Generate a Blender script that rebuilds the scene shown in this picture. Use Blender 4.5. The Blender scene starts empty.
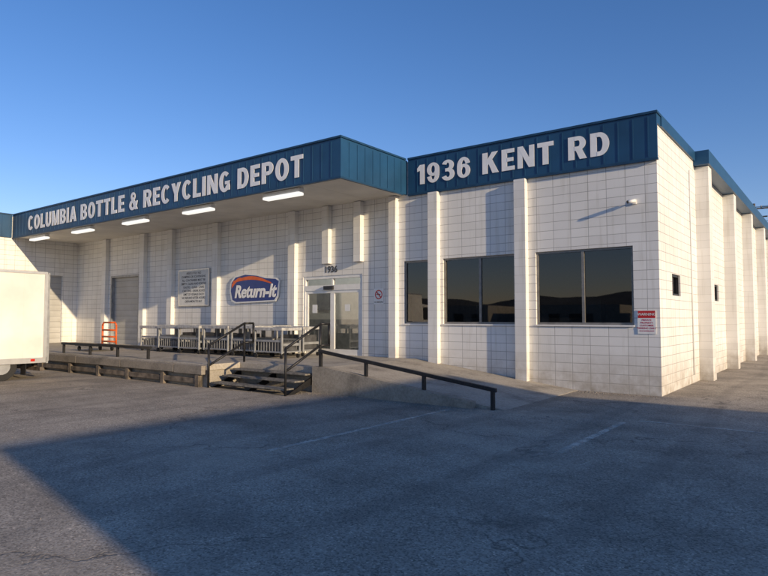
import bpy, bmesh, math, random
from mathutils import Vector, Matrix
random.seed(4)
scene=bpy.context.scene
scene.view_settings.view_transform='Standard'
scene.view_settings.look='None'
scene.view_settings.exposure=0
R=math.radians
# ---------------------------------------------------------------- helpers
def link(o,parent=None):
    scene.collection.objects.link(o)
    if parent is not None:
        o.parent=parent
        o.matrix_parent_inverse=Matrix.Translation(-parent.location)
    return o
def empty(name,loc=(0,0,0)):
    e=bpy.data.objects.new(name,None); e.location=loc; e.empty_display_size=.3
    scene.collection.objects.link(e); return e
def mesh_obj(name,bm,mat,parent=None,smooth=False,bevel=0):
    me=bpy.data.meshes.new(name); bm.normal_update(); bm.to_mesh(me); bm.free()
    for m in (mat if isinstance(mat,(list,tuple)) else [mat]): me.materials.append(m)
    if smooth:
        for p in me.polygons: p.use_smooth=True
    o=bpy.data.objects.new(name,me); link(o,parent)
    if bevel:
        b=o.modifiers.new('bevel','BEVEL'); b.width=bevel; b.segments=2; b.limit_method='ANGLE'
    return o
def add_box(bm,b,mi=0):
    x0,x1,y0,y1,z0,z1=b
    v=[bm.verts.new(p) for p in [(x0,y0,z0),(x1,y0,z0),(x1,y1,z0),(x0,y1,z0),(x0,y0,z1),(x1,y0,z1),(x1,y1,z1),(x0,y1,z1)]]
    for f in [(0,3,2,1),(4,5,6,7),(0,1,5,4),(1,2,6,5),(2,3,7,6),(3,0,4,7)]:
        fc=bm.faces.new([v[i] for i in f]); fc.material_index=mi
def boxes(name,lst,mat,parent=None,bevel=0):
    bm=bmesh.new()
    for b in lst: add_box(bm,b)
    return mesh_obj(name,bm,mat,parent,bevel=bevel)
def add_tube(bm,p,q,r,n=10,r2=None,mi=0):
    p=Vector(p);q=Vector(q);d=(q-p).normalized()
    a=d.orthogonal().normalized();b=d.cross(a)
    r2=r if r2 is None else r2
    A=[bm.verts.new(p+(a*math.cos(t)+b*math.sin(t))*r) for t in [2*math.pi*i/n for i in range(n)]]
    B=[bm.verts.new(q+(a*math.cos(t)+b*math.sin(t))*r2) for t in [2*math.pi*i/n for i in range(n)]]
    for i in range(n):
        f=bm.faces.new([A[i],A[(i+1)%n],B[(i+1)%n],B[i]]); f.smooth=True; f.material_index=mi
    f=bm.faces.new(A[::-1]);f.material_index=mi
    f=bm.faces.new(B);f.material_index=mi
def tubes(name,segs,r,mat,parent=None,n=10):
    bm=bmesh.new()
    for s in segs:
        add_tube(bm,s[0],s[1],s[2] if len(s)>2 else r,n)
    return mesh_obj(name,bm,mat,parent)
def text_mesh(name,s,size,x,y,z,mat,parent=None,offset=0.0,shear=0,align='CENTER',ext=.004,sx=1,sz=1):
    c=bpy.data.curves.new(name,'FONT'); c.body=s; c.size=size; c.offset=offset; c.extrude=ext; c.shear=shear
    c.align_x=align; c.align_y='CENTER'; c.resolution_u=4
    o=bpy.data.objects.new(name,c); scene.collection.objects.link(o)
    bpy.context.view_layer.update()
    dg=bpy.context.evaluated_depsgraph_get()
    me=bpy.data.meshes.new_from_object(o.evaluated_get(dg))
    bpy.data.objects.remove(o)
    me.transform(Matrix.Translation((x,y,z))@Matrix.Rotation(R(90),4,'X')@Matrix.Diagonal((sx,sz,1,1)))
    me.materials.clear(); me.materials.append(mat)
    o=bpy.data.objects.new(name,me); link(o,parent); return o
# ---------------------------------------------------------------- materials
def newmat(name):
    m=bpy.data.materials.new(name); m.use_nodes=True
    nt=m.node_tree; return m,nt,nt.nodes,nt.links,nt.nodes['Principled BSDF']
def N(nt,t,**k):
    n=nt.nodes.new(t)
    for a,b in k.items(): setattr(n,a,b)
    return n
def math_n(nt,op,a,b=None,clamp=False):
    n=nt.nodes.new('ShaderNodeMath'); n.operation=op; n.use_clamp=clamp
    for i,v in enumerate([a,b]):
        if v is None: continue
        if isinstance(v,(int,float)): n.inputs[i].default_value=v
        else: nt.links.new(v,n.inputs[i])
    return n.outputs[0]
def ramp(nt,fac,stops):
    n=nt.nodes.new('ShaderNodeValToRGB'); nt.links.new(fac,n.inputs[0])
    while len(n.color_ramp.elements)<len(stops): n.color_ramp.elements.new(.5)
    for e,(p,c) in zip(n.color_ramp.elements,stops):
        e.position=p; e.color=(c,c,c,1) if isinstance(c,(int,float)) else (*c,1)
    return n.outputs[0]
def mixc(nt,fac,a,b,mode='MIX'):
    n=nt.nodes.new('ShaderNodeMix'); n.data_type='RGBA'; n.blend_type=mode
    for sock,v in ((n.inputs[0],fac),(n.inputs[6],a),(n.inputs[7],b)):
        if isinstance(v,(int,float)): sock.default_value=v
        elif isinstance(v,tuple): sock.default_value=(*v,1)
        else: nt.links.new(v,sock)
    return n.outputs[2]
def noise(nt,vec,scale,detail=4,rough=.55):
    n=N(nt,'ShaderNodeTexNoise'); n.inputs['Scale'].default_value=scale; n.inputs['Detail'].default_value=detail
    n.inputs['Roughness'].default_value=rough
    nt.links.new(vec,n.inputs['Vector']); return n.outputs['Fac']
def bump(nt,h,strength,dist,b):
    n=N(nt,'ShaderNodeBump'); n.inputs['Strength'].default_value=strength; n.inputs['Distance'].default_value=dist
    nt.links.new(h,n.inputs['Height']); nt.links.new(n.outputs[0],b.inputs['Normal'])
def simple(name,col,rough=.6,metal=0,var=.12,scale=6,bmp=0.0,spec=.5,emit=0):
    m,nt,ns,ls,b=newmat(name)
    g=N(nt,'ShaderNodeNewGeometry')
    f=noise(nt,g.outputs['Position'],scale,3)
    lo=tuple(c*(1-var*2) for c in col); hi=tuple(min(1,c*(1+var)) for c in col)
    c=ramp(nt,f,[(.3,lo),(.7,hi)])
    ls.new(c,b.inputs['Base Color']); b.inputs['Roughness'].default_value=rough; b.inputs['Metallic'].default_value=metal
    b.inputs['Specular IOR Level'].default_value=spec
    if bmp: bump(nt,noise(nt,g.outputs['Position'],scale*8,4),bmp,.01,b)
    if emit:
        b.inputs['Emission Color'].default_value=(1,.96,.88,1); b.inputs['Emission Strength'].default_value=emit
    return m
def block_mat(name,base=(.85,.84,.81),joint=(.37,.365,.36),bw=.4,bh=.2,jw=.0062,off=.06):
    m,nt,ns,ls,b=newmat(name)
    g=N(nt,'ShaderNodeNewGeometry')
    sp=N(nt,'ShaderNodeSeparateXYZ'); ls.new(g.outputs['Position'],sp.inputs[0])
    sn=N(nt,'ShaderNodeSeparateXYZ'); ls.new(g.outputs['True Normal'],sn.inputs[0])
    k=math_n(nt,'GREATER_THAN',math_n(nt,'ABSOLUTE',sn.outputs[0]),.5)
    u=math_n(nt,'ADD',math_n(nt,'MULTIPLY',sp.outputs[0],math_n(nt,'SUBTRACT',1,k)),math_n(nt,'MULTIPLY',sp.outputs[1],k))
    cb=N(nt,'ShaderNodeCombineXYZ'); ls.new(math_n(nt,'ADD',u,100+off),cb.inputs[0]); ls.new(math_n(nt,'ADD',sp.outputs[2],20.0),cb.inputs[1])
    br=N(nt,'ShaderNodeTexBrick'); br.offset=0; br.squash=1
    ls.new(cb.outputs[0],br.inputs['Vector'])
    for nm,v in (('Scale',1),('Mortar Size',jw),('Mortar Smooth',.25),('Bias',0),('Brick Width',bw),('Row Height',bh)):
        br.inputs[nm].default_value=v
    br.inputs['Color1'].default_value=(*base,1)
    br.inputs['Color2'].default_value=(*[c*.92 for c in base],1)
    br.inputs['Mortar'].default_value=(*joint,1)
    pos=g.outputs['Position']
    n1=noise(nt,pos,.6,4,.6)
    mp=N(nt,'ShaderNodeMapping'); mp.inputs['Scale'].default_value=(5,5,.35); ls.new(pos,mp.inputs[0])
    n2=noise(nt,mp.outputs[0],1.6,4,.6)
    c=mixc(nt,1,br.outputs['Color'],ramp(nt,n1,[(.3,(.90,.89,.87)),(.65,(1,1,1))]),'MULTIPLY')
    c=mixc(nt,1,c,ramp(nt,n2,[(.28,(.85,.84,.81)),(.46,(1,1,1))]),'MULTIPLY')
    dz=math_n(nt,'SUBTRACT',1,math_n(nt,'DIVIDE',sp.outputs[2],.95),True)
    dn=math_n(nt,'MULTIPLY',dz,ramp(nt,noise(nt,pos,3.5,5,.65),[(.3,.12),(.72,1)]))
    c=mixc(nt,dn,c,(.37,.32,.25))
    ls.new(c,b.inputs['Base Color']); b.inputs['Roughness'].default_value=.62
    h=math_n(nt,'ADD',math_n(nt,'MULTIPLY',br.outputs['Fac'],-1),math_n(nt,'MULTIPLY',noise(nt,pos,45,2),.12))
    bump(nt,h,.35,.005,b)
    return m
M_block=block_mat('painted_block')
M_pil=block_mat('painted_pilaster_block',bw=400,bh=.2,jw=.004,joint=(.6,.59,.57),off=0)
M_blue=simple('blue_metal',(.013,.068,.152),.42,.0,.10,1.5)
M_bluetrim=simple('blue_trim',(.010,.052,.115),.45)
M_white=simple('white_paint',(.80,.80,.78),.5,var=.04)
M_letter=simple('letter_white',(.88,.88,.87),.45,var=.03)
M_soffit=simple('soffit_panel',(.68,.655,.60),.7,var=.06,scale=1.2)
M_lamp=simple('lamp_lens',(.85,.85,.82),.4,var=.02,emit=.9)
M_lobbyfill=simple('lobby_fill_glow',(.85,.85,.82),.4,var=.02,emit=7)  # glow of the fill panel added behind the entrance doors
M_black=simple('black_steel',(.022,.022,.024),.45,.3,.2,20)
M_cart=simple('cart_grey_plastic',(.075,.076,.080),.5,0,.3,5)
M_carttop=simple('cart_galvanised',(.46,.46,.455),.42,.2,.2,9)
M_grey=simple('grey_metal',(.32,.33,.34),.5,.3)
M_alu=simple('aluminium_frame',(.55,.55,.54),.4,.6,.05)
M_frame=simple('window_frame_metal',(.24,.23,.215),.4,.3)
M_dark=simple('dark_frame',(.03,.03,.032),.4,.3)
M_wood=simple('weathered_timber',(.17,.14,.11),.85,var=.35,scale=5,bmp=.5)
M_orange=simple('orange_paint',(.75,.13,.02),.45,var=.08)
M_red=simple('red_paint',(.55,.02,.02),.5,var=.05)
M_rubber=simple('rubber',(.02,.02,.02),.8)
M_int=simple('interior_wall',(.25,.24,.22),.8)
M_lobby=simple('lobby_wall',(.75,.73,.68),.8,var=.05)
M_tail=simple('red_lens',(.6,.02,.01),.25)
M_navy=simple('sign_navy',(.018,.045,.22),.4,var=.05)
M_signgrey=simple('notice_white',(.70,.70,.67),.55,var=.05)
M_text=simple('sign_text',(.06,.065,.07),.6)
M_roof=simple('roof_membrane',(.16,.16,.16),.9)
M_tread=simple('stair_tread',(.20,.185,.16),.75,.0,.3,12)
M_truck=simple('truck_white',(.80,.77,.71),.4,var=.07,scale=1.2)
def concrete(name,col):
    m,nt,ns,ls,b=newmat(name); g=N(nt,'ShaderNodeNewGeometry'); p=g.outputs['Position']
    c=ramp(nt,noise(nt,p,1.4,6,.65),[(.28,tuple(k*.5 for k in col)),(.5,col),(.75,tuple(k*1.2 for k in col))])
    c=mixc(nt,1,c,ramp(nt,noise(nt,p,22,4,.7),[(.3,(.7,.69,.67)),(.6,(1,1,1))]),'MULTIPLY')
    ls.new(c,b.inputs['Base Color']); b.inputs['Roughness'].default_value=.88
    bump(nt,noise(nt,p,30,4,.7),.5,.012,b); return m
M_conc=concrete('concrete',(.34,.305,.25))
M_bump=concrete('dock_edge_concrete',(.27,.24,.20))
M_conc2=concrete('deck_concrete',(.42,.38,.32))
def ribbed(name,col,period):
    m,nt,ns,ls,b=newmat(name); g=N(nt,'ShaderNodeNewGeometry')
    sp=N(nt,'ShaderNodeSeparateXYZ'); ls.new(g.outputs['Position'],sp.inputs[0])
    f=math_n(nt,'PINGPONG',sp.outputs[2],period)
    f=math_n(nt,'DIVIDE',f,period)
    c=ramp(nt,f,[(.0,tuple(k*.55 for k in col)),(.15,col)])
    c=mixc(nt,1,c,ramp(nt,noise(nt,g.outputs['Position'],1.3,4),[(.3,(.8,.79,.77)),(.7,(1,1,1))]),'MULTIPLY')
    ls.new(c,b.inputs['Base Color']); b.inputs['Roughness'].default_value=.5
    bump(nt,f,.6,.02,b); return m
M_rollup=ribbed('rollup_door_metal',(.45,.45,.44),.12)
def glass(name,tint,ior,refl=(1,1,1)):
    m=bpy.data.materials.new(name); m.use_nodes=True; nt=m.node_tree; ns=nt.nodes; ls=nt.links
    ns.remove(ns['Principled BSDF']); out=ns['Material Output']
    fr=N(nt,'ShaderNodeFresnel'); fr.inputs[0].default_value=ior
    tr=N(nt,'ShaderNodeBsdfTransparent'); tr.inputs[0].default_value=(*tint,1)
    gl=N(nt,'ShaderNodeBsdfGlossy'); gl.inputs['Roughness'].default_value=.015; gl.inputs['Color'].default_value=(*refl,1)
    g=N(nt,'ShaderNodeNewGeometry')
    bp=N(nt,'ShaderNodeBump'); bp.inputs['Strength'].default_value=.05; bp.inputs['Distance'].default_value=.02
    ls.new(noise(nt,g.outputs['Position'],1.1,1),bp.inputs['Height']); ls.new(bp.outputs[0],gl.inputs['Normal'])
    mx=N(nt,'ShaderNodeMixShader'); ls.new(fr.outputs[0],mx.inputs[0]); ls.new(tr.outputs[0],mx.inputs[1]); ls.new(gl.outputs[0],mx.inputs[2])
    ls.new(mx.outputs[0],out.inputs[0]); return m
M_glass=glass('tinted_glass',(.30,.31,.32),1.75)
M_doorglass=glass('door_glass',(.85,.87,.87),2.2)
def asphalt():
    m,nt,ns,ls,b=newmat('asphalt'); g=N(nt,'ShaderNodeNewGeometry'); p=g.outputs['Position']
    big=noise(nt,p,.16,5,.6); mid=noise(nt,p,.9,6,.65)
    c=ramp(nt,big,[(.3,(.33,.29,.237)),(.55,(.42,.372,.307)),(.75,(.48,.428,.355))])
    c=mixc(nt,1,c,ramp(nt,mid,[(.28,(.62,.62,.62)),(.55,(1,1,1)),(.8,(1.18,1.17,1.15))]),'MULTIPLY')
    v=N(nt,'ShaderNodeTexVoronoi'); v.inputs['Scale'].default_value=70; ls.new(p,v.inputs['Vector'])
    sc=N(nt,'ShaderNodeSeparateColor'); ls.new(v.outputs['Color'],sc.inputs[0])
    c=mixc(nt,1,c,ramp(nt,sc.outputs[0],[(.0,(.5,.5,.5)),(.5,(.95,.95,.95)),(.93,(1.1,1.1,1.1)),(1,(1.6,1.55,1.5))]),'MULTIPLY')
    st=noise(nt,p,.55,3,.5)
    c=mixc(nt,math_n(nt,'MULTIPLY',ramp(nt,st,[(.58,0),(.70,1)]),.42),c,(.14,.128,.112))
    v3=N(nt,'ShaderNodeTexVoronoi'); v3.inputs['Scale'].default_value=.9; ls.new(p,v3.inputs['Vector'])
    c=mixc(nt,math_n(nt,'MULTIPLY',ramp(nt,v3.outputs['Distance'],[(.04,1),(.14,0)]),.3),c,(.14,.128,.112))
    c=mixc(nt,math_n(nt,'MULTIPLY',ramp(nt,noise(nt,p,.38,7,.72),[(.50,0),(.70,1)]),.5),c,(.54,.47,.375))
    wv=N(nt,'ShaderNodeTexWave'); wv.inputs['Scale'].default_value=.22; wv.inputs['Distortion'].default_value=9; wv.inputs['Detail'].default_value=1; wv.inputs['Detail Scale'].default_value=.25
    ls.new(p,wv.inputs['Vector'])
    c=mixc(nt,math_n(nt,'MULTIPLY',ramp(nt,wv.outputs['Fac'],[(.88,0),(.97,1)]),.22),c,(.14,.13,.115))
    nz=N(nt,'ShaderNodeTexNoise'); nz.inputs['Scale'].default_value=1.3; nz.inputs['Detail'].default_value=6; ls.new(p,nz.inputs['Vector'])
    ad=N(nt,'ShaderNodeVectorMath',operation='MULTIPLY_ADD'); ls.new(nz.outputs['Color'],ad.inputs[0]); ad.inputs[1].default_value=(1.6,1.6,0); ls.new(p,ad.inputs[2])
    v2=N(nt,'ShaderNodeTexVoronoi',feature='DISTANCE_TO_EDGE'); v2.inputs['Scale'].default_value=.30; ls.new(ad.outputs[0],v2.inputs['Vector'])
    crack=ramp(nt,v2.outputs['Distance'],[(.0,1),(.006,0)])
    crack=math_n(nt,'MULTIPLY',crack,ramp(nt,noise(nt,p,.3,2),[(.40,0),(.54,1)]))
    c=mixc(nt,math_n(nt,'MULTIPLY',crack,.7),c,(.10,.09,.078))
    ls.new(c,b.inputs['Base Color']); b.inputs['Roughness'].default_value=.95; b.inputs['Specular IOR Level'].default_value=.15
    h=math_n(nt,'ADD',math_n(nt,'MULTIPLY',v.outputs['Distance'],-.5),math_n(nt,'MULTIPLY',noise(nt,p,12,4),.6))
    h=math_n(nt,'SUBTRACT',h,crack)
    bump(nt,h,.38,.010,b); return m
M_asph=asphalt()
def worn_paint():
    m,nt,ns,ls,b=newmat('worn_line_paint'); g=N(nt,'ShaderNodeNewGeometry'); p=g.outputs['Position']
    f=ramp(nt,noise(nt,p,7,8,.85),[(.38,.1),(.56,1)])
    f2=ramp(nt,noise(nt,p,1.3,3,.6),[(.32,.35),(.58,1)])
    al=math_n(nt,'MULTIPLY',math_n(nt,'MULTIPLY',f,f2),.75)
    b.inputs['Base Color'].default_value=(.80,.76,.66,1); b.inputs['Roughness'].default_value=.9
    ls.new(al,b.inputs['Alpha'])
    return m
M_line=worn_paint()
# ---------------------------------------------------------------- world / sun
EL=13.0; PHI=11.0
to_sun=Vector((math.cos(R(PHI))*math.cos(R(EL)),-math.sin(R(PHI))*math.cos(R(EL)),math.sin(R(EL))))
w=bpy.data.worlds.new('World'); scene.world=w; w.use_nodes=True
nt=w.node_tree; bg=nt.nodes['Background']
sky=nt.nodes.new('ShaderNodeTexSky'); sky.sky_type='NISHITA'; sky.sun_disc=False
sky.sun_elevation=R(EL); sky.sun_rotation=R(90+PHI); sky.altitude=350; sky.air_density=1.05; sky.dust_density=.1; sky.ozone_density=3.0
hs=nt.nodes.new('ShaderNodeHueSaturation'); hs.inputs['Saturation'].default_value=1.2; hs.inputs['Hue'].default_value=.5
nt.links.new(sky.outputs[0],hs.inputs['Color'])
tc=mixc(nt,1.0,hs.outputs[0],(1.22,.955,1.10),'MULTIPLY')
nt.links.new(tc,bg.inputs[0]); bg.inputs[1].default_value=.15
sl=bpy.data.lights.new('sun','SUN'); sl.energy=5.0; sl.angle=R(.53); sl.color=(1,.78,.50)
so=bpy.data.objects.new('sun',sl); so.rotation_euler=to_sun.to_track_quat('Z','Y').to_euler(); so.location=(30,-10,20); scene.collection.objects.link(so)
# ---------------------------------------------------------------- camera
cam=bpy.data.cameras.new('camera'); cam.sensor_width=36; cam.lens=28.45; cam.clip_end=5000
co=bpy.data.objects.new('camera',cam); co.location=(0,0,1.6); co.rotation_euler=(R(92.83),0,R(37.2)); scene.collection.objects.link(co); scene.camera=co
# ---------------------------------------------------------------- ground
bm=bmesh.new(); s=1500
bm.faces.new([bm.verts.new(p) for p in [(-s,-s,0),(s,-s,0),(s,s,0),(-s,s,0)]])
mesh_obj('asphalt_ground',bm,M_asph)
def sheet(name,x0,x1,y0,y1,z,mat,parent=None):
    bm=bmesh.new(); bm.faces.new([bm.verts.new(p) for p in [(x0,y0,z),(x1,y0,z),(x1,y1,z),(x0,y1,z)]])
    return mesh_obj(name,bm,mat,parent)
pl=empty('parking_lines',(-3,8,0))
for i,(x,ya,yb) in enumerate([(-5.58,5.0,9.2),(-2.76,7.0,9.7),(.06,6.0,9.7),(2.9,5,9.8)]):
    sheet('line_%d'%i,x-.05,x+.05,ya,yb,.004,M_line,pl)
sheet('edge_line',-2.6,6,9.96,10.04,.004,M_line,pl)
bm=bmesh.new()
def pebble(x,y,z,r_):
    vs=[bm.verts.new((x+r_*math.cos(a)*random.uniform(.7,1.2),y+r_*math.sin(a)*random.uniform(.7,1.2),z)) for a in (0,1.2,2.5,3.8,5.0)]
    t=bm.verts.new((x,y,z+r_*random.uniform(.5,.9)))
    for i in range(5): bm.faces.new([vs[i],vs[(i+1)%5],t])
for k in range(420):
    pebble(random.uniform(-16,4),random.uniform(2.2,9.2),.001,random.choice([.006,.008,.01,.014]))
for k in range(260):
    pebble(random.uniform(-11.5,-3),9.5-abs(random.gauss(0,.25)),.001,random.choice([.008,.012,.018]))
for k in range(120):
    pebble(random.uniform(-4.7,-3.0),13.3-abs(random.gauss(0,.2)),.001,random.choice([.01,.016,.022]))
mesh_obj('gravel',bm,simple('gravel_stone',(.30,.27,.23),.9,var=.3,scale=20))
# ---------------------------------------------------------------- building
YF=13.34; XR=-3.02; XL=-27.4; ZT=5.85; ZF=4.92; YC=10.61; XC=-9.33; YB=48; T=.25
B=empty('recycling_depot_building',(-15,20,0))
def wall_x(name,x0,x1,z0,z1,holes,yf,th,mat,parent):
    xs=sorted({x0,x1,*[h[0] for h in holes],*[h[1] for h in holes]})
    out=[]
    for a,b in zip(xs[:-1],xs[1:]):
        hs=sorted([(h[2],h[3]) for h in holes if h[0]<=a+1e-6 and h[1]>=b-1e-6])
        z=z0
        for h0,h1 in hs:
            if h0>z: out.append((a,b,yf,yf+th,z,h0))
            z=h1
        if z<z1: out.append((a,b,yf,yf+th,z,z1))
    return boxes(name,out,mat,parent)
def wall_y(name,y0,y1,z0,z1,holes,xa,xb,mat,parent):
    ys=sorted({y0,y1,*[h[0] for h in holes],*[h[1] for h in holes]})
    out=[]
    for a,b in zip(ys[:-1],ys[1:]):
        hs=sorted([(h[2],h[3]) for h in holes if h[0]<=a+1e-6 and h[1]>=b-1e-6]); z=z0
        for h0,h1 in hs:
            if h0>z: out.append((xa,xb,a,b,z,h0))
            z=h1
        if z<z1: out.append((xa,xb,a,b,z,z1))
    return boxes(name,out,mat,parent)
ZD=.53
wins=[(-5.70,-3.53),(-8.22,-6.13),(-9.45,-8.62)]
WZ0,WZ1=1.45,3.13
door=(-13.25,-10.9,ZD,2.86)
roll=(-24.5,-22.35,ZD,3.35)
holes=[(a,b,WZ0,WZ1) for a,b in wins]+[door,roll]
wall_x('front_wall',XL,XR-T,-.3,ZT-.03,holes,YF,T,M_block,B)
sidew=[(14.5,15.35,2.1,2.58),(19.8,20.65,2.1,2.58),(24.2,25.0,2.1,2.58)]
wall_y('side_wall',YF,YB,-.3,ZT-.03,sidew,XR-T,XR,M_block,B)
wdoor=(11.1,12.7,ZD,3.45)
wall_y('wing_wall',4.0,YF-.001,-.3,ZT-.03,[wdoor],XL-T,XL,M_block,B)
wall_x('wing_front_wall',-42,XL-T,-.3,ZT-.03,[],4.0,T,M_block,B)
boxes('back_wall',[(-42,XR-T,YB,YB+T,-.3,ZT-.03)],M_block,B)
boxes('end_wall',[(-42.25,-42,4,YB+T,-.3,ZT-.03)],M_block,B)
boxes('roof',[(-42,XR-T,YF+T,YB,ZT-.5,ZT-.35),(-42,XL-T,4.25,YF+T-.002,ZT-.5,ZT-.352)],M_roof,B)
boxes('interior_floor',[(-42,XR-T,YF+T,YB,-.1,ZD-.02)],M_int,B)
boxes('interior_partition',[(-26,XR-T,YF+6.5,YF+6.6,ZD,4.5),(-9.9,-9.8,YF+T,YF+6.5,ZD,4.5)],M_int,B)
boxes('lobby_wall',[(-16.5,-9.95,YF+3.4,YF+3.5,ZD,4.0),(-16.6,-16.5,YF+T,YF+3.5,ZD,4.0),(-16.5,-9.95,YF+T,YF+3.4,4.0,4.1)],M_lobby,B)
boxes('lobby_counter',[(-15.8,-12.4,YF+2.7,YF+3.2,ZD,1.55),(-15.8,-15.0,YF+3.3,YF+3.39,1.9,2.6)],M_grey,B)
boxes('lobby_fill_panel',[(-15.2,-11.0,YF+1.5,YF+1.8,3.93,3.98)],M_lobbyfill,B)  # added glowing panel, brightens the view through the doors; no known fixture
boxes('office_counter',[(-8.8,-4.2,YF+2.2,YF+2.8,ZD,1.6),(-7.9,-7.3,YF+1.2,YF+1.6,ZD,1.95),(-4.9,-4.5,YF+.9,YF+1.3,ZD,2.0)],M_int,B)
P=.16
pil=[(-6.165,-5.875,YF-P,YF,-.2,ZF-.052),(-8.585,-8.295,YF-P,YF,-.2,ZF-.052)]
pil.append((-9.86,-9.62,YF-P,YF,ZD-.1,ZF-.004))
for x in [-13.62,-17.4,-20.1,-21.98,-24.85]: pil.append((x-.15,x+.15,YF-P,YF,ZD-.1,ZF-.004))
for x in [-10.98,-12.2]: pil.append((x-.13,x+.13,YF-P,YF,3.2,ZF-.004))
boxes('pilasters',pil,M_pil,B,bevel=.008)
sp=[]
for y in [17.4,21.9,26.4,30.9,35.4,40,44.5]: sp.append((XR,XR+.32,y,y+.45,-.2,ZT-.32))
boxes('side_pilasters',sp,M_pil,B,bevel=.008)
def fascia(name,x0,x1,y,z0,z1,parent):
    bm=bmesh.new(); add_box(bm,(x0,x1,y,y+.06,z0,z1))
    n=int((x1-x0)/.305); 
    for i in range(1,n+1):
        x=x0+i*.305
        if x<x1-.03: add_box(bm,(x-.011,x+.011,y-.012,y-.0005,z0+.03,z1-.05))
    return mesh_obj(name,bm,M_blue,parent)
fascia('front_fascia',XC+.07,XR+.03,YF-.07,ZF,ZT-.002,B)
boxes('front_fascia_cap',[(XC+.07,XR+.05,YF-.10,YF+T+.02,ZT,ZT+.05)],M_bluetrim,B)
boxes('front_fascia_drip',[(XC+.07,XR+.04,YF-.085,YF-.01,ZF-.05,ZF-.002)],M_bluetrim,B)
boxes('side_coping',[(XR-.06,XR+.05,YF+T+.021,17.2,ZT-.20,ZT+.05),(XR-.06,XR+.37,17.201,YB+.3,ZT-.31,ZT+.05),
                     (XR+.001,XR+.03,YF-.0095,YF+T+.02,ZT-.20,ZT-.002)],M_blue,B)
bm=bmesh.new()
add_box(bm,(XL+.01,XC,YC,YC+.06,ZF,ZT-.002))
x=XC-.305
while x>XL+.1:
    add_box(bm,(x-.011,x+.011,YC-.012,YC-.0005,ZF+.03,ZT-.05)); x-=.305
add_box(bm,(XC-.06,XC-.001,YC+.061,YF-.001,ZF,ZT-.002))
y=YC+.305
while y<YF-.1:
    add_box(bm,(XC-.0005,XC+.012,y-.011,y+.011,ZF+.03,ZT-.05)); y+=.305
mesh_obj('canopy_fascia',bm,M_blue,B)
boxes('canopy_cap',[(XL+.01,XC+.03,YC-.035,YF-.101,ZT,ZT+.045)],M_bluetrim,B)
boxes('canopy_drip',[(XL+.01,XC+.02,YC-.02,YC+.06,ZF-.04,ZF-.002),(XC-.05,XC+.02,YC+.061,YF-.21,ZF-.04,ZF-.002)],M_bluetrim,B)
sof=[]
x=XC-.07
while x>XL+.1:
    x2=max(x-1.22,XL+.02); 
    for ya,yb in ((YC+.07,YC+1.38),(YC+1.39,YF-.005)):
        sof.append((x2+.010,x,ya,yb,ZF+.01,ZF+.05))
    x=x2
boxes('canopy_soffit',sof,M_soffit,B)
boxes('canopy_deck',[(XL+.02,XC-.065,YC+.065,YF-.003,ZF+.06,ZF+.1)],M_dark,B)
bm=bmesh.new(); add_box(bm,(XL+.001,XL+.07,3.9,YC-.04,ZF,ZT-.002))
y=4.1
while y<YC-.1:
    add_box(bm,(XL+.0705,XL+.09,y-.011,y+.011,ZF+.03,ZT-.05)); y+=.305
add_box(bm,(-42,XL+.07,3.82,3.899,ZF,ZT-.002))
mesh_obj('wing_fascia',bm,M_blue,B)
boxes('wing_cap',[(XL-.3,XL+.10,3.85,YC-.04,ZT,ZT+.05)],M_bluetrim,B)
boxes('wing_door',[(XL-.16,XL-.12,wdoor[0],wdoor[1],ZD,wdoor[3])],M_rollup,B)
boxes('rollup_door',[(roll[0],roll[1],YF+.12,YF+.16,ZD,roll[3])],M_rollup,B)
boxes('rollup_frame',[(roll[0]-.003,roll[0]+.07,YF-.02,YF+.119,ZD,roll[3]),(roll[1]-.07,roll[1]+.003,YF-.02,YF+.119,ZD,roll[3]),(roll[0]+.071,roll[1]-.071,YF-.018,YF+.119,roll[3]-.08,roll[3]+.003)],M_grey,B)
fr=[];gl=[];sill=[]
for k,(a,b) in enumerate(wins):
    fw=.05
    fr+= [(a,a+fw,YF+.05,YF+.13,WZ0,WZ1),(b-fw,b,YF+.05,YF+.13,WZ0,WZ1),(a+fw,b-fw,YF+.052,YF+.13,WZ1-fw,WZ1),(a+fw,b-fw,YF+.052,YF+.13,WZ0,WZ0+fw)]
    if k<2:
        mx=(a+b)/2; fr.append((mx-.03,mx+.03,YF+.048,YF+.13,WZ0+fw,WZ1-fw))
        gl+=[(a+fw,mx-.03,YF+.085,YF+.095,WZ0+fw,WZ1-fw),(mx+.03,b-fw,YF+.087,YF+.097,WZ0+fw,WZ1-fw)]
    else: gl.append((a+fw,b-fw,YF+.085,YF+.095,WZ0+fw,WZ1-fw))
    sill.append((a-.0,b+.0,YF-.035,YF+.049,WZ0-.035,WZ0-.001))
boxes('window_frames',fr,M_frame,B)
def panes(name,lst,mat,parent):
    bm=bmesh.new()
    for (x0,x1,y0,y1,z0,z1) in lst:
        t=random.uniform(-.006,.006)
        bm.faces.new([bm.verts.new(p) for p in [(x0,y0+t,z0),(x1,y0-t,z0),(x1,y0-t,z1),(x0,y0+t,z1)]])
    return mesh_obj(name,bm,mat,parent)
panes('window_glass',gl,M_glass,B)
boxes('window_sills',sill,M_pil,B)
fs=[];
for y0,y1,z0,z1 in sidew:
    fs+=[(XR-.12,XR-.04,y0,y0+.05,z0,z1),(XR-.12,XR-.04,y1-.05,y1,z0,z1),(XR-.12,XR-.042,y0+.05,y1-.05,z0,z0+.05),(XR-.12,XR-.042,y0+.05,y1-.05,z1-.05,z1)]
boxes('side_window_frames',fs,M_dark,B)
boxes('side_window_glass',[(XR-.1,XR-.09,a+.05,b-.05,c+.05,d-.05) for a,b,c,d in sidew],M_glass,B)
a,b,z0,z1=door
mz=2.42
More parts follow.
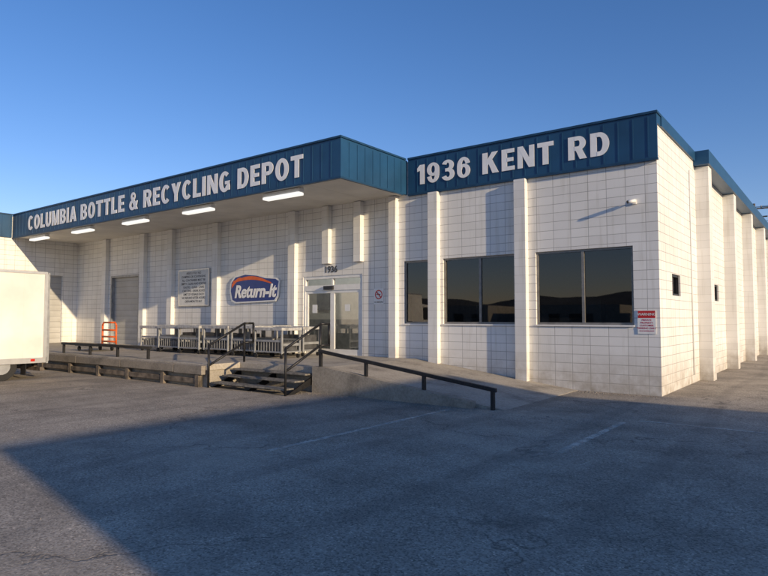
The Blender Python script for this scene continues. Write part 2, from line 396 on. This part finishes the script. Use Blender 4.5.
F=[(a,a+.09,YF+.02,YF+.14,z0,z1),(b-.09,b,YF+.02,YF+.14,z0,z1),(a+.09,b-.09,YF+.022,YF+.14,z1-.09,z1),(a+.09,b-.09,YF+.018,YF+.14,mz,mz+.16)]
n=[a+.09, a+.09+(b-a-.18)/2, b-.09]
for i in range(2):
    l,r=n[i],n[i+1]
    F+=[(l+.001,l+.08,YF+.04,YF+.11,z0,mz-.001),(r-.08,r-.001,YF+.04,YF+.11,z0,mz-.001),(l+.08,r-.08,YF+.042,YF+.11,z0,z0+.16),(l+.08,r-.08,YF+.042,YF+.11,mz-.08,mz-.001)]
F+=[((a+b)/2-.03,(a+b)/2+.03,YF+.03,YF+.13,mz+.16,z1-.09)]
boxes('entrance_door_frame',F,M_white,B)
panes('entrance_door_glass',[(n[0]+.08,n[1]-.08,YF+.075,0,z0+.16,mz-.08),(n[1]+.08,n[2]-.08,YF+.077,0,z0+.16,mz-.08),(a+.09,(a+b)/2-.03,YF+.08,0,mz+.16,z1-.09),((a+b)/2+.03,b-.09,YF+.082,0,mz+.16,z1-.09)],M_doorglass,B)
boxes('door_sensor',[(-12.35,-12.0,YF-.06,YF+.017,mz+.02,mz+.13)],M_dark,B)
boxes('door_notices',[(-12.9,-12.7,YF+.056,YF+.060,1.75,2.0),(-11.6,-11.4,YF+.056,YF+.060,1.8,2.0)],M_white,B)
text_mesh('door_number','1936',.26,-12.1,YF-.006,3.03,M_text,B,offset=.006)
tubes('conduit',[((XR+.02,16.6,.2),(XR+.02,16.6,5.3))],.015,M_white,B)
# ---------------------------------------------------------------- heavy sign letters
def arc(cx,cy,rx,ry,tx,ty,a0,a1,n=None):
    n=n or max(6,int(abs(a1-a0)/12)); out=[]
    for i in range(n):
        t0=R(a0+(a1-a0)*i/n); t1=R(a0+(a1-a0)*(i+1)/n)
        o=lambda t:(cx+rx*math.cos(t),cy+ry*math.sin(t)); q=lambda t:(cx+(rx-tx)*math.cos(t),cy+(ry-ty)*math.sin(t))
        out.append([q(t0),o(t0),o(t1),q(t1)])
    return out
def r(x0,y0,x1,y1): return [[(x0,y0),(x1,y0),(x1,y1),(x0,y1)]]
def p(*pts): return [list(pts)]
V=.27
ST=lambda: [r(0,0,V,1)]
bowlP=lambda:[arc(.44,.69,.32,.31,.26,.18,-90,90),r(V,.82,.44,1),r(V,.38,.44,.56)]
nine=lambda:[arc(.36,.67,.36,.34,.25,.15,0,360),arc(.36,.42,.36,.43,.25,.16,-165,0),r(.47,.42,.72,.67)]
def flip(ps,w): return [[[(w-x,1-y) for x,y in q] for q in g] for g in ps]
G={
'I':(.27,[r(0,0,.27,1)]),
'L':(.62,ST()+[r(V,0,.62,.2)]),
'E':(.64,ST()+[r(V,0,.64,.19),r(V,.81,.63,1),r(V,.41,.58,.59)]),
'T':(.74,[r(.235,0,.505,.8),r(0,.8,.74,1)]),
'U':(.76,[r(0,.38,.27,1),r(.49,.38,.76,1),arc(.38,.38,.38,.40,.27,.21,180,360)]),
'M':(.98,[r(0,0,.23,1),r(.75,0,.98,1),p((.0,1),(.38,.0),(.56,.0),(.30,1)),p((.98,1),(.68,1),(.42,0),(.60,0))]),
'N':(.80,[r(0,0,.24,1),r(.56,0,.80,1),p((.0,1),(.54,0),(.80,0),(.26,1))]),
'A':(.86,[p((0,0),(.27,0),(.52,1),(.30,1)),p((.34,1),(.59,0),(.86,0),(.56,1)),r(.2,.17,.66,.35)]),
'B':(.76,ST()+[arc(.42,.735,.31,.265,.24,.16,-90,90),arc(.44,.29,.32,.29,.25,.18,-90,90),r(V,.84,.42,1),r(V,.42,.44,.58),r(V,0,.44,.18)]),
'C':(.78,[arc(.41,.5,.41,.52,.27,.19,42,318)]),
'D':(.78,ST()+[arc(.37,.5,.41,.5,.27,.19,-90,90),r(V,.81,.37,1),r(V,0,.37,.19)]),
'O':(.84,[arc(.42,.5,.42,.52,.27,.19,0,360)]),
'G':(.82,[arc(.41,.5,.41,.52,.27,.19,45,325),r(.58,.06,.80,.50),r(.44,.36,.80,.52)]),
'P':(.76,ST()+bowlP()),
'R':(.80,ST()+bowlP()+[p((.30,.46),(.50,0),(.80,0),(.58,.46))]),
'Y':(.82,[p((0,1),(.28,.38),(.54,.38),(.29,1)),p((.53,1),(.28,.38),(.54,.38),(.82,1)),r(.275,0,.545,.42)]),
'K':(.84,ST()+[p((.22,.32),(.22,.62),(.50,1),(.80,1)),p((.30,.52),(.52,0),(.84,0),(.48,.70))]),
'&':(.88,[arc(.38,.77,.24,.25,.15,.14,0,360),arc(.34,.28,.34,.30,.21,.17,0,360),p((.16,.72),(.58,0),(.88,0),(.42,.72)),p((.66,.5),(.58,.12),(.74,.12),(.86,.5))]),
'1':(.44,[r(.17,0,.44,1),p((0,.66),(.17,.70),(.17,1),(0,.84))]),
'9':(.72,nine()),'6':(.72,flip(nine(),.72)),
'3':(.72,[arc(.34,.735,.34,.285,.25,.15,-90,160),arc(.35,.29,.37,.31,.26,.17,-160,90),r(.2,.44,.36,.60)]),
}
def sign_letters(name,s,x0,x1,zb,h,yf,parent,gap=.1,space=.42):
    tot=0
    for ch in s: tot+= space if ch==' ' else G[ch][0]+gap
    tot-=gap
    sx=(x1-x0)/tot
    cx=0
    bm=bmesh.new()
    for ch in s:
        if ch==' ': cx+=space; continue
        wd,pieces=G[ch]
        for k,pc in enumerate(pieces):
            yy=yf-.008-.0008*k
            for q in pc:
                pts=[(x0+(cx+u)*sx,v*h+zb) for u,v in q]
                Fv=[bm.verts.new((X,yy,Z)) for X,Z in pts]; Bv=[bm.verts.new((X,yf,Z)) for X,Z in pts]
                bm.faces.new(Fv)
                for i in range(len(pts)):
                    j=(i+1)%len(pts); bm.faces.new([Fv[j],Fv[i],Bv[i],Bv[j]])
        cx+=wd+gap
    bmesh.ops.recalc_face_normals(bm,faces=bm.faces[:])
    return mesh_obj(name,bm,M_letter,parent)
s1=empty('fascia_name_lettering',(-18,YC,5.4))
sign_letters('letters','COLUMBIA BOTTLE & RECYCLING DEPOT',-25.9,-10.55,5.09,.56,YC-.014,s1,gap=.13,space=.40)
s2=empty('fascia_address_lettering',(-6.4,YF,5.4))
sign_letters('letters','1936 KENT RD',-8.95,-3.95,5.13,.52,YF-.084,s2,gap=.15,space=.5)
# ---------------------------------------------------------------- soffit lights
for i,x in enumerate([-11.6,-15.2,-18.6,-22.1,-25.6]):
    e=empty('fluorescent_light_fixture',(x,10.9,4.8))
    boxes('housing',[(x-.7,x+.7,10.83,10.99,4.80,4.905)],M_white,e,bevel=.01)
    boxes('lens',[(x-.66,x+.66,10.80,11.02,4.73,4.798)],M_lamp,e,bevel=.015)
# ---------------------------------------------------------------- loading dock + ramp
D=empty('loading_dock',(-18,11,0))
YD=8.75; YS=9.69
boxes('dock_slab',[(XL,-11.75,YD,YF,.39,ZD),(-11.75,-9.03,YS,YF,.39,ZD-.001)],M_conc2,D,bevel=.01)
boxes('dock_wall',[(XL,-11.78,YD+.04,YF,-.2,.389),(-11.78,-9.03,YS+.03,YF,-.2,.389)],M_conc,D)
tb=[]
x=XL+.1
while x<-12.0:
    x2=min(x+2.4,-11.8); tb.append((x,x2-.02,YD-.12,YD-.003,.30+random.uniform(-.01,.01),.50)); x=x2
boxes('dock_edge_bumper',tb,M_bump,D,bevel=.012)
boxes('dock_timbers',[(xx,xx+.14,YD-.10,YD-.004,-.05,.29) for xx in [-20,-18.2,-16.6,-15.1,-13.5,-12.1]]+[(-26,-12,YD-.085,YD-.006,.08,.2)],M_wood,D,bevel=.01)
Rp=empty('concrete_ramp',(-7,11.5,0))
bm=bmesh.new()
xa,xb=-9.028,-4.75
def rz(x): return ZD-.003+(0.006-ZD)*(x-xa)/(xb-xa)
v=[bm.verts.new(q) for q in [(xa,YS,rz(xa)),(xb,YS,.006),(xb,YF-.003,.006),(xa,YF-.003,rz(xa)),(xa,YS,-.1),(xb,YS,-.1),(xb,YF-.003,-.1),(xa,YF-.003,-.1)]]
for f in [(0,1,2,3),(0,4,5,1),(1,5,6,2),(2,6,7,3),(3,7,4,0),(4,7,6,5)]: bm.faces.new([v[i] for i in f])
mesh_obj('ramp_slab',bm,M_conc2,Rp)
bm=bmesh.new()
xe=-5.3
v=[bm.verts.new(q) for q in [(xa-.15,YS-.16,ZD+.03),(xa+.15,YS-.16,ZD+.03),(xe,YS-.16,rz(xe)+.05),(xe,YS-.002,rz(xe)+.05),(xa+.15,YS-.002,ZD+.03),(xa-.15,YS-.002,ZD+.03)]]
lo=[bm.verts.new((q.co.x,q.co.y,-.1)) for q in v]
bm.faces.new([v[0],v[1],v[4],v[5]]); bm.faces.new([v[1],v[2],v[3],v[4]])
for i in range(6):
    j=(i+1)%6; bm.faces.new([v[i],lo[i],lo[j],v[j]])
bmesh.ops.recalc_face_normals(bm,faces=bm.faces[:])
mesh_obj('ramp_kerb_wall',bm,M_conc,Rp)
yr=YS-.08
RR=empty('ramp_guard_rail',(-7,yr,.5))
def rail_z(x): return .90+(.36-.90)*(x+9.0)/(-4.85+9.0)
posts=[-9.0,-7.75,-6.35,-4.92]
boxes('post',[(x-.03,x+.03,yr-.03,yr+.03,0,rail_z(x)-.04) for x in posts],M_black,RR)
bm=bmesh.new()
for (a1,b1) in [(-9.05,-4.85)]:
    h=.05
    vv=[]
    for x,z in ((a1,rail_z(a1)),(b1,rail_z(b1))):
        for dy,dz in ((-.035,-h),(.035,-h),(.035,h*.4),(-.035,h*.4)): vv.append(bm.verts.new((x,yr+dy,z+dz)))
    for f in [(0,1,2,3),(7,6,5,4),(0,4,5,1),(1,5,6,2),(2,6,7,3),(3,7,4,0)]: bm.faces.new([vv[i] for i in f])
bmesh.ops.recalc_face_normals(bm,faces=bm.faces[:])
mesh_obj('rail_bar',bm,M_black,RR,bevel=.008)
S=empty('metal_stairs',(-10.4,9.2,0))
tr=[]
for i,(zz) in enumerate([.40,.27,.135]):
    y1=YS-.01-.31*i; tr.append((-11.66,-9.25,y1-.29,y1,zz-.035,zz))
boxes('treads',tr,M_tread,S,bevel=.006)
bm=bmesh.new()
for x in (-11.70,-10.47,-9.24):
    q=[(YS-.01,.42),(YS-.95,.0),(YS-.80,0.0),(YS-.01,.24)]
    A=[bm.verts.new((x-.02,y,z-.045)) for y,z in q]; Bq=[bm.verts.new((x+.02,y,z-.045)) for y,z in q]
    bm.faces.new(A); bm.faces.new(Bq[::-1])
    for i in range(4): bm.faces.new([A[i],Bq[i],Bq[(i+1)%4],A[(i+1)%4]])
bmesh.ops.recalc_face_normals(bm,faces=bm.faces[:])
mesh_obj('stringers',bm,M_black,S)
for x in (-11.74,-9.2):
    yt=YS+.12; yb=YS-.92
    tubes('stair_handrail',[((x,yb,0),(x,yb,.98)),((x,yt,ZD-.02),(x,yt,1.48)),((x,yb,.97),(x,yt,1.47)),((x,yt,1.47),(x,yt+.28,1.47)),((x,yt+.28,1.47),(x,yt+.28,1.0)),((x,yb,.5),(x,yt,1.0)),((x,yt,1.0),(x,yt+.28,1.0))],.027,M_black,S)
DR=empty('dock_guard_rail',(-17,8.95,.7))
boxes('rail',[(-19.2,-14.4,8.90,8.98,.79,.86)]+[(x-.03,x+.03,8.91,8.97,ZD,.789) for x in (-19.1,-17.5,-16,-14.5)],M_black,DR)
# ---------------------------------------------------------------- carts
def cart(x,y,ln,dp,h,jit):
    e=empty('collection_cart',(x,y,ZD))
    z0=ZD+.13; z1=ZD+h
    bs=[]
    lw=.05
    for xx in (x,x+ln-lw):
        for yy in (y,y+dp-lw): bs.append((xx,xx+lw,yy,yy+lw,z0,z1-.051))
    bs.append((x+lw*.5,x+ln-lw*.5,y+.01,y+dp-.01,z0+.02,z0+.06))
    bs.append((x+lw,x+ln-lw,y+.012,y+.035,z0+.30,z0+.36))
    boxes('frame',bs,M_grey,e,bevel=.006)
    boxes('top_rim',[(x-.02,x+ln+.02,y-.02,y+.05,z1-.05,z1+.03),(x-.02,x+ln+.02,y+dp-.05,y+dp+.02,z1-.05,z1+.03),(x-.02,x+.05,y+.051,y+dp-.051,z1-.05,z1+.028),(x+ln-.05,x+ln+.02,y+.051,y+dp-.051,z1-.05,z1+.028)],M_carttop,e,bevel=.006)
    n=7
    boxes('top_slats',[(x+.06+i*(ln-.12)/n,x+.06+(i+.7)*(ln-.12)/n,y+.051,y+dp-.051,z1-.03,z1-.005) for i in range(n)],M_carttop,e)
    m=9
    boxes('front_lattice',[(x+lw+i*(ln-2*lw)/m,x+lw+.010+i*(ln-2*lw)/m,y+.014,y+.026,z0+.061,z0+.299) for i in range(1,m)],M_grey,e)
    boxes('lower_tray',[(x+.08,x+ln-.08,y+.08,y+dp-.08,z0+.062,z0+.062+jit)],M_cart,e)
    boxes('end_bracing',[(x+.01,x+.03,y+.06,y+dp-.06,z0+.2,z0+.27),(x+ln-.03,x+ln-.01,y+.06,y+dp-.06,z0+.2,z0+.27)],M_grey,e)
    tubes('casters',[((xx,yy-.02,ZD+.055),(xx,yy+.02,ZD+.055),.055) for xx in (x+.06,x+ln-.06) for yy in (y+.05,y+dp-.05)],.055,M_rubber,e,14)
    tubes('caster_stems',[((xx,yy,ZD+.06),(xx,yy,z0)) for xx in (x+.06,x+ln-.06) for yy in (y+.05,y+dp-.05)],.012,M_grey,e)
xx=-18.55
for i,l in enumerate([1.0,1.12,1.05,1.15,1.05,1.1]):
    cart(xx,11.1+random.uniform(-.08,.08),l,.7,.80+random.uniform(-.02,.03),random.choice([.15,.25,.32])); xx+=l+.07
xx=-18.9
for i,l in enumerate([1.05,1.1,1.1,1.05,1.12,1.1]):
    cart(xx,12.1+random.uniform(-.08,.08),l,.7,.80+random.uniform(-.02,.03),random.choice([.3,.4])); xx+=l+.08
e=empty('platform_hand_cart',(-19.5,11,ZD))
x0,x1,yy=-20.0,-19.05,10.6
boxes('deck',[(x0,x1,yy-.9,yy,ZD+.17,ZD+.22)],M_cart,e,bevel=.01)
tubes('push_handle',[((x0+.04,yy,ZD+.2),(x0+.04,yy,1.36)),((x1-.04,yy,ZD+.2),(x1-.04,yy,1.36)),((x0+.04,yy,1.36),(x0+.12,yy,1.45)),((x1-.04,yy,1.36),(x1-.12,yy,1.45)),((x0+.12,yy,1.45),(x1-.12,yy,1.45)),
  ((x0+.04,yy,1.2),(x1-.04,yy,1.2)),((x0+.04,yy,.98),(x1-.04,yy,.98)),((x0+.04,yy,.82),(x1-.04,yy,.82))],.030,M_orange,e)
tubes('casters',[((a_,b_-.02,ZD+.08),(a_,b_+.02,ZD+.08),.08) for a_ in (x0+.1,x1-.1) for b_ in (yy-.8,yy-.1)],.08,M_rubber,e,14)
# ---------------------------------------------------------------- signs
e=empty('notice_board',(-18.7,YF,2.7))
boxes('panel',[(-19.6,-17.85,YF-.06,YF-.02,2.07,3.32)],M_signgrey,e)
boxes('frame',[(-19.64,-19.6,YF-.07,YF-.01,2.03,3.36),(-17.85,-17.81,YF-.07,YF-.01,2.03,3.36),(-19.6,-17.85,YF-.07,YF-.01,3.32,3.36),(-19.6,-17.85,YF-.07,YF-.01,2.03,2.07)],M_alu,e)
for i,t in enumerate(['ABSOLUTELY NO','DUMPING OR SCAVENGING','ALL CONTAINERS MUST BE','EMPTY, CLEAN AND SORTED','PLASTIC - GLASS - CANS','CARTONS - DRINK BOXES','LIMIT OF 10 BAGS EACH','NO REFUND AFTER HOURS','OPEN MON TO SAT']):
    text_mesh('text_line',t,.112,-18.72,YF-.0612,3.22-i*.128,M_text,e,offset=.0015,ext=.001)
e=empty('return_depot_sign',(-15.4,YF,2.6))
def flat(name,pts,y,th,mat,parent):
    bm=bmesh.new(); A=[bm.verts.new((x,y-th,z)) for x,z in pts]; Bq=[bm.verts.new((x,y,z)) for x,z in pts]
    bm.faces.new(A); bm.faces.new(Bq[::-1])
    for i in range(len(pts)): bm.faces.new([A[i],Bq[i],Bq[(i+1)%len(pts)],A[(i+1)%len(pts)]])
    bmesh.ops.recalc_face_normals(bm,faces=bm.faces[:])
    return mesh_obj(name,bm,mat,parent)
def signpts(gr):
    c=[(-16.35,2.12),(-14.45,2.16),(-14.32,2.3),(-14.25,2.78),(-14.4,2.86),(-14.9,2.90),(-15.3,3.0),(-15.9,3.06),(-16.4,2.98),(-16.6,2.8),(-16.64,2.5),(-16.55,2.2)]
    cx,cz=-15.4,2.58
    return [(cx+(x-cx)*(1+gr),cz+(z-cz)*(1+gr*2)) for x,z in c]
flat('white_edge',signpts(.035),YF-.02,.04,M_white,e)
flat('navy_face',signpts(-.02),YF-.0605,.004,M_navy,e)
def band(name,f0,f1,x0,x1,y,mat):
    bm=bmesh.new(); n=18
    for i in range(n):
        ta,tb_=i/n,(i+1)/n
        q=[(x0+(x1-x0)*ta,f0(ta)),(x0+(x1-x0)*tb_,f0(tb_)),(x0+(x1-x0)*tb_,f1(tb_)),(x0+(x1-x0)*ta,f1(ta))]
        bm.faces.new([bm.verts.new((X,y,Z)) for X,Z in q])
    mesh_obj(name,bm,mat,e)
band('orange_swoosh',lambda t:2.78+.12*math.sin(math.pi*t)-.08*t,lambda t:2.84+.19*math.sin(math.pi*t)-.10*t,-16.5,-14.6,YF-.068,M_orange)
band('red_swoosh',lambda t:2.60+.28*math.sin(math.pi*(t*.5)),lambda t:2.74+.22*math.sin(math.pi*(t*.5)),-16.56,-16.1,YF-.070,M_orange)
text_mesh('text','Return-It',.58,-15.42,YF-.074,2.46,M_letter,e,offset=.018,shear=.25,sx=.93)
e=empty('no_smoking_sign',(-10.3,YF,2.2))
boxes('plate',[(-10.47,-10.13,YF-.014,YF-.004,1.98,2.42)],M_white,e)
bm=bmesh.new()
for q in arc(-10.3,2.25,.13,.13,.03,.03,0,360,28): bm.faces.new([bm.verts.new((x,YF-.016,z)) for x,z in q])
mesh_obj('red_ring',bm,M_red,e)
flat('red_bar',[(-10.39,2.32),(-10.37,2.345),(-10.21,2.18),(-10.23,2.155)],YF-.017,.001,M_red,e)
boxes('cigarette',[(-10.38,-10.24,YF-.0155,YF-.0145,2.24,2.265)],M_text,e)
text_mesh('text','NO SMOKING',.05,-10.3,YF-.016,2.04,M_text,e,ext=.001,offset=.001)
e=empty('parking_warning_sign',(-3.27,YF,1.5))
boxes('plate',[(-3.46,-3.10,YF-.016,YF-.004,1.27,1.76)],M_white,e)
boxes('red_header',[(-3.45,-3.11,YF-.0185,YF-.0165,1.60,1.75)],M_red,e)
text_mesh('header_text','WARNING',.075,-3.28,YF-.02,1.675,M_white,e,ext=.001,offset=.001)
for i,t in enumerate(['PRIVATE','PROPERTY','CUSTOMER','PARKING ONLY','24 HR SURVEILLANCE']):
    text_mesh('text',t,.052 if i<4 else .030,-3.28,YF-.0175,1.555-i*.056,M_red,e,ext=.0005,offset=0.0005)
e=empty('security_camera',(-3.5,YF-.2,4.05))
boxes('bracket',[(-3.51,-3.44,YF-.03,YF-.002,4.0,4.1)],M_white,e)
tubes('arm',[((-3.48,YF-.03,4.05),(-3.48,YF-.10,4.02))],.014,M_white,e)
tubes('body',[((-3.44,YF-.09,4.06),(-3.56,YF-.19,4.03))],.037,M_white,e,14)
tubes('lens_hood',[((-3.56,YF-.19,4.03),(-3.572,YF-.20,4.027))],.034,M_dark,e,14)
# ---------------------------------------------------------------- box truck (backed to the dock)
e=empty('box_truck',(-18,4.0,0))
tx0,tx1=-19.4,-17.0
ty0,ty1=1.2,7.5
zb,zt=.50,2.83
boxes('cargo_box',[(tx0,tx1,ty0,ty1,zb,zt)],M_truck,e,bevel=.02)
boxes('box_rails',[(tx1+.001,tx1+.02,ty0+.02,ty1-.02,zt-.06,zt),(tx1+.001,tx1+.022,ty0+.02,ty1-.02,zb-.08,zb+.06),(tx1+.001,tx1+.03,ty1-.09,ty1-.01,zb+.061,zt-.061)],M_alu,e)
boxes('box_seams',[(tx1+.001,tx1+.005,y,y+.03,zb+.061,zt-.061) for y in (2.2,3.4,4.6,5.8,6.9)],M_truck,e)
boxes('rear_frame',[(tx0,tx1,ty1+.001,ty1+.05,zb-.1,zb+.05),(tx0,tx0+.1,ty1+.001,ty1+.05,zb+.05,zt-.02),(tx1-.1,tx1,ty1+.001,ty1+.05,zb+.05,zt-.02)],M_grey,e)
boxes('tail_lift',[(tx0+.1,tx1-.1,ty1+.051,ty1+.11,zb-.05,zb+1.3)],M_grey,e)
boxes('chassis',[(tx0+.5,tx0+.65,.0,ty1,.3,zb-.01),(tx1-.65,tx1-.5,.0,ty1,.3,zb-.01)]+[(tx0+.1,tx1-.06,y,y+.08,.40,zb-.004) for y in (2,2.8,3.6,4.4,5.2,7.0)],M_dark,e)
boxes('rear_underride_bumper',[(tx0+.1,tx1-.03,ty1-.14,ty1-.04,.20,.30),(tx1-.5,tx1-.42,ty1-.12,ty1-.05,.30,.42),(tx0+.42,tx0+.5,ty1-.12,ty1-.05,.30,.42)],M_wood,e)
boxes('mudflaps',[(tx1-.36,tx1-.06,7.02,7.035,.12,.46),(tx0+.06,tx0+.36,7.02,7.035,.12,.46)],M_rubber,e)
boxes('lamps',[(tx1+.031,tx1+.045,ty1-.40,ty1-.30,zb-.03,zb+.03),(tx1+.031,tx1+.045,2.0,2.1,zb-.03,zb+.03)],M_tail,e)
bm=bmesh.new()
WH=[(tx0+.2,6.45,.36),(tx1-.2,6.45,.36),(tx0+.2,.2,.38),(tx1-.2,.2,.38)]
for (wx,wy,rr) in WH: add_tube(bm,(wx-.14,wy,rr),(wx+.14,wy,rr),rr,28)
mesh_obj('tyres',bm,M_rubber,e)
bm=bmesh.new()
for wx,wy,rr in (WH[1],WH[3]):
    add_tube(bm,(wx+.141,wy,rr),(wx+.155,wy,rr),.2,20)
mesh_obj('hubs',bm,M_grey,e)
bm=bmesh.new()
prof=[(1.1,.4),(-.8,.4),(-.9,.9),(-.75,1.3),(-.2,1.45),(.15,2.25),(1.1,2.35)]
A=[bm.verts.new((tx0+.15,y,z)) for y,z in prof]; Bq=[bm.verts.new((tx1-.15,y,z)) for y,z in prof]
bm.faces.new(A);bm.faces.new(Bq[::-1])
for i in range(len(prof)): bm.faces.new([A[i],Bq[i],Bq[(i+1)%len(prof)],A[(i+1)%len(prof)]])
bmesh.ops.recalc_face_normals(bm,faces=bm.faces[:])
mesh_obj('cab',bm,M_truck,e,bevel=.05)
bm=bmesh.new()
bm.faces.new([bm.verts.new((tx1-.145,y,z)) for y,z in [(-.05,1.5),(.9,1.5),(.9,2.15),(.25,2.15)]])
bm.faces.new([bm.verts.new(q) for q in [(tx0+.3,-.2,1.5),(tx1-.3,-.2,1.5),(tx1-.3,.09,2.15),(tx0+.3,.09,2.15)]])
mesh_obj('cab_glass',bm,M_dark,e)
# ---------------------------------------------------------------- utility pole
e=empty('utility_pole',(-7.0,62,0))
def px_pt(px,depth):
    a=R(37.2);u=(px-384)/607
    return (-math.sin(a)+u*math.cos(a))*depth,(math.cos(a)+u*math.sin(a))*depth
ux,uy=px_pt(757,58)
e.location=(ux,uy,0)
bm=bmesh.new(); add_tube(bm,(ux,uy,0),(ux,uy,12.6),.17,12,.11); mesh_obj('pole',bm,M_wood,e)
boxes('crossarms',[(ux-1.3,ux+1.3,uy-.22,uy-.11,12.0,12.13),(ux-1.1,ux+1.1,uy-.22,uy-.11,11.2,11.32)],M_wood,e)
tubes('insulators',[((ux+d,uy-.16,12.13),(ux+d,uy-.16,12.33)) for d in (-1.2,-.6,.6,1.2)],.05,M_grey,e)
tubes('transformer',[((ux+.38,uy-.1,9.8),(ux+.38,uy-.1,10.7))],.24,M_grey,e,16)
ws=[]
for d,z in ((-1.2,12.3),(-.6,12.3),(.6,12.3),(1.2,12.3),(0,10.9)):
    prev=None
    for k in range(13):
        t=k/12; X=ux+d+45*t; Yk=uy-8*t; Z=z-4*.9*t*(1-t)
        if prev: ws.append((prev,(X,Yk,Z)))
        prev=(X,Yk,Z)
tubes('wires',ws,.018,M_black,e,5)
# ---------------------------------------------------------------- neighbouring building (casts the long foreground shadow)
H=5.0; L=H/math.tan(R(EL)); vx=-L*math.cos(R(PHI)); vy=L*math.sin(R(PHI))
nx0=-8.5-vx; ny0=3.15-vy; ny1=12.2-vy
nb=empty('neighbouring_warehouse',(nx0+11,(ny0+ny1)/2,0))
boxes('walls',[(nx0+.01,nx0+24,ny0+.01,ny1-.01,-.1,H-.3)],M_block,nb)
boxes('parapet',[(nx0,nx0+24.01,ny0,ny1,H-.3,H)],M_bluetrim,nb)
boxes('doors',[(nx0-.02,nx0+.009,ny0+1,ny0+4,0,3.2),(nx0-.02,nx0+.009,ny0+5.5,ny0+6.5,0,2.1)],M_rollup,nb)
# ---------------------------------------------------------------- surroundings seen only as reflections
M_bld=simple('far_building_wall',(.30,.27,.23),.8)
bb=empty('background_buildings',(-50,-40,0))
bl=[];wn=[]
for k in range(9):
    x=-120+k*17; d=-46-random.uniform(0,14); hh=random.uniform(3.0,4.6); wdt=random.uniform(8,13)
    bl.append((x,x+wdt,d-12,d,0,hh)); 
    for j in range(int(wdt//3)): wn.append((x+.8+j*3,x+2.4+j*3,d,d+.05,.9,2.2))
boxes('blocks',bl,M_bld,bb); boxes('windows',wn,M_dark,bb)
bm=bmesh.new(); rings=[(1000,0),(1250,.55),(1450,1)]
nseg=160; grid=[]
for rr,f in rings:
    row=[]
    for i in range(nseg):
        t=2*math.pi*i/nseg
        hgt=(44+14*math.sin(3*t+1)+9*math.sin(7*t)+7*math.sin(17*t+2)+5*math.sin(31*t)+4*math.sin(47*t))*f
        row.append(bm.verts.new((rr*math.cos(t),rr*math.sin(t),hgt-1)))
    grid.append(row)
for a_,b_ in zip(grid[:-1],grid[1:]):
    for i in range(nseg): bm.faces.new([a_[i],a_[(i+1)%nseg],b_[(i+1)%nseg],b_[i]])
mesh_obj('hills',bm,simple('dry_hillside',(.10,.095,.08),.95,var=.3,scale=.01),smooth=True)
e=empty('parked_car',(-30,-6,0))
def car(cx,cy,e):
    prof=[(-2.3,.35),(-2.35,.8),(-2.1,1.0),(-1.5,1.05),(-.9,1.5),(1.2,1.52),(1.9,1.1),(2.3,1.0),(2.35,.4)]
    bm=bmesh.new()
    ins=lambda z:.12 if z>1.3 else 0
    A=[bm.verts.new((cx+x,cy-.9+ins(z),z)) for x,z in prof]; Bq=[bm.verts.new((cx+x,cy+.9-ins(z),z)) for x,z in prof]
    bm.faces.new(A);bm.faces.new(Bq[::-1])
    for i in range(len(prof)): bm.faces.new([A[i],Bq[i],Bq[(i+1)%len(prof)],A[(i+1)%len(prof)]])
    bmesh.ops.recalc_face_normals(bm,faces=bm.faces[:])
    mesh_obj('body',bm,M_truck,e,bevel=.06)
    bm=bmesh.new()
    for s_ in (-1,1):
        for pts in ([(-1.3,1.08),(-.05,1.08),(-.05,1.42),(-.85,1.42)],[(.05,1.08),(1.5,1.08),(1.1,1.42),(.05,1.42)]):
            bm.faces.new([bm.verts.new((cx+x,cy+s_*(.915 if z<1.2 else .85),z)) for x,z in pts])
    mesh_obj('windows',bm,M_dark,e)
    bm=bmesh.new()
    for wx in (-1.4,1.4):
        for s_ in (-1,1): add_tube(bm,(cx+wx,cy+s_*.93,.33),(cx+wx,cy+s_*.70,.33),.33,20)
    mesh_obj('wheels',bm,M_rubber,e)
car(-30,-6,e)
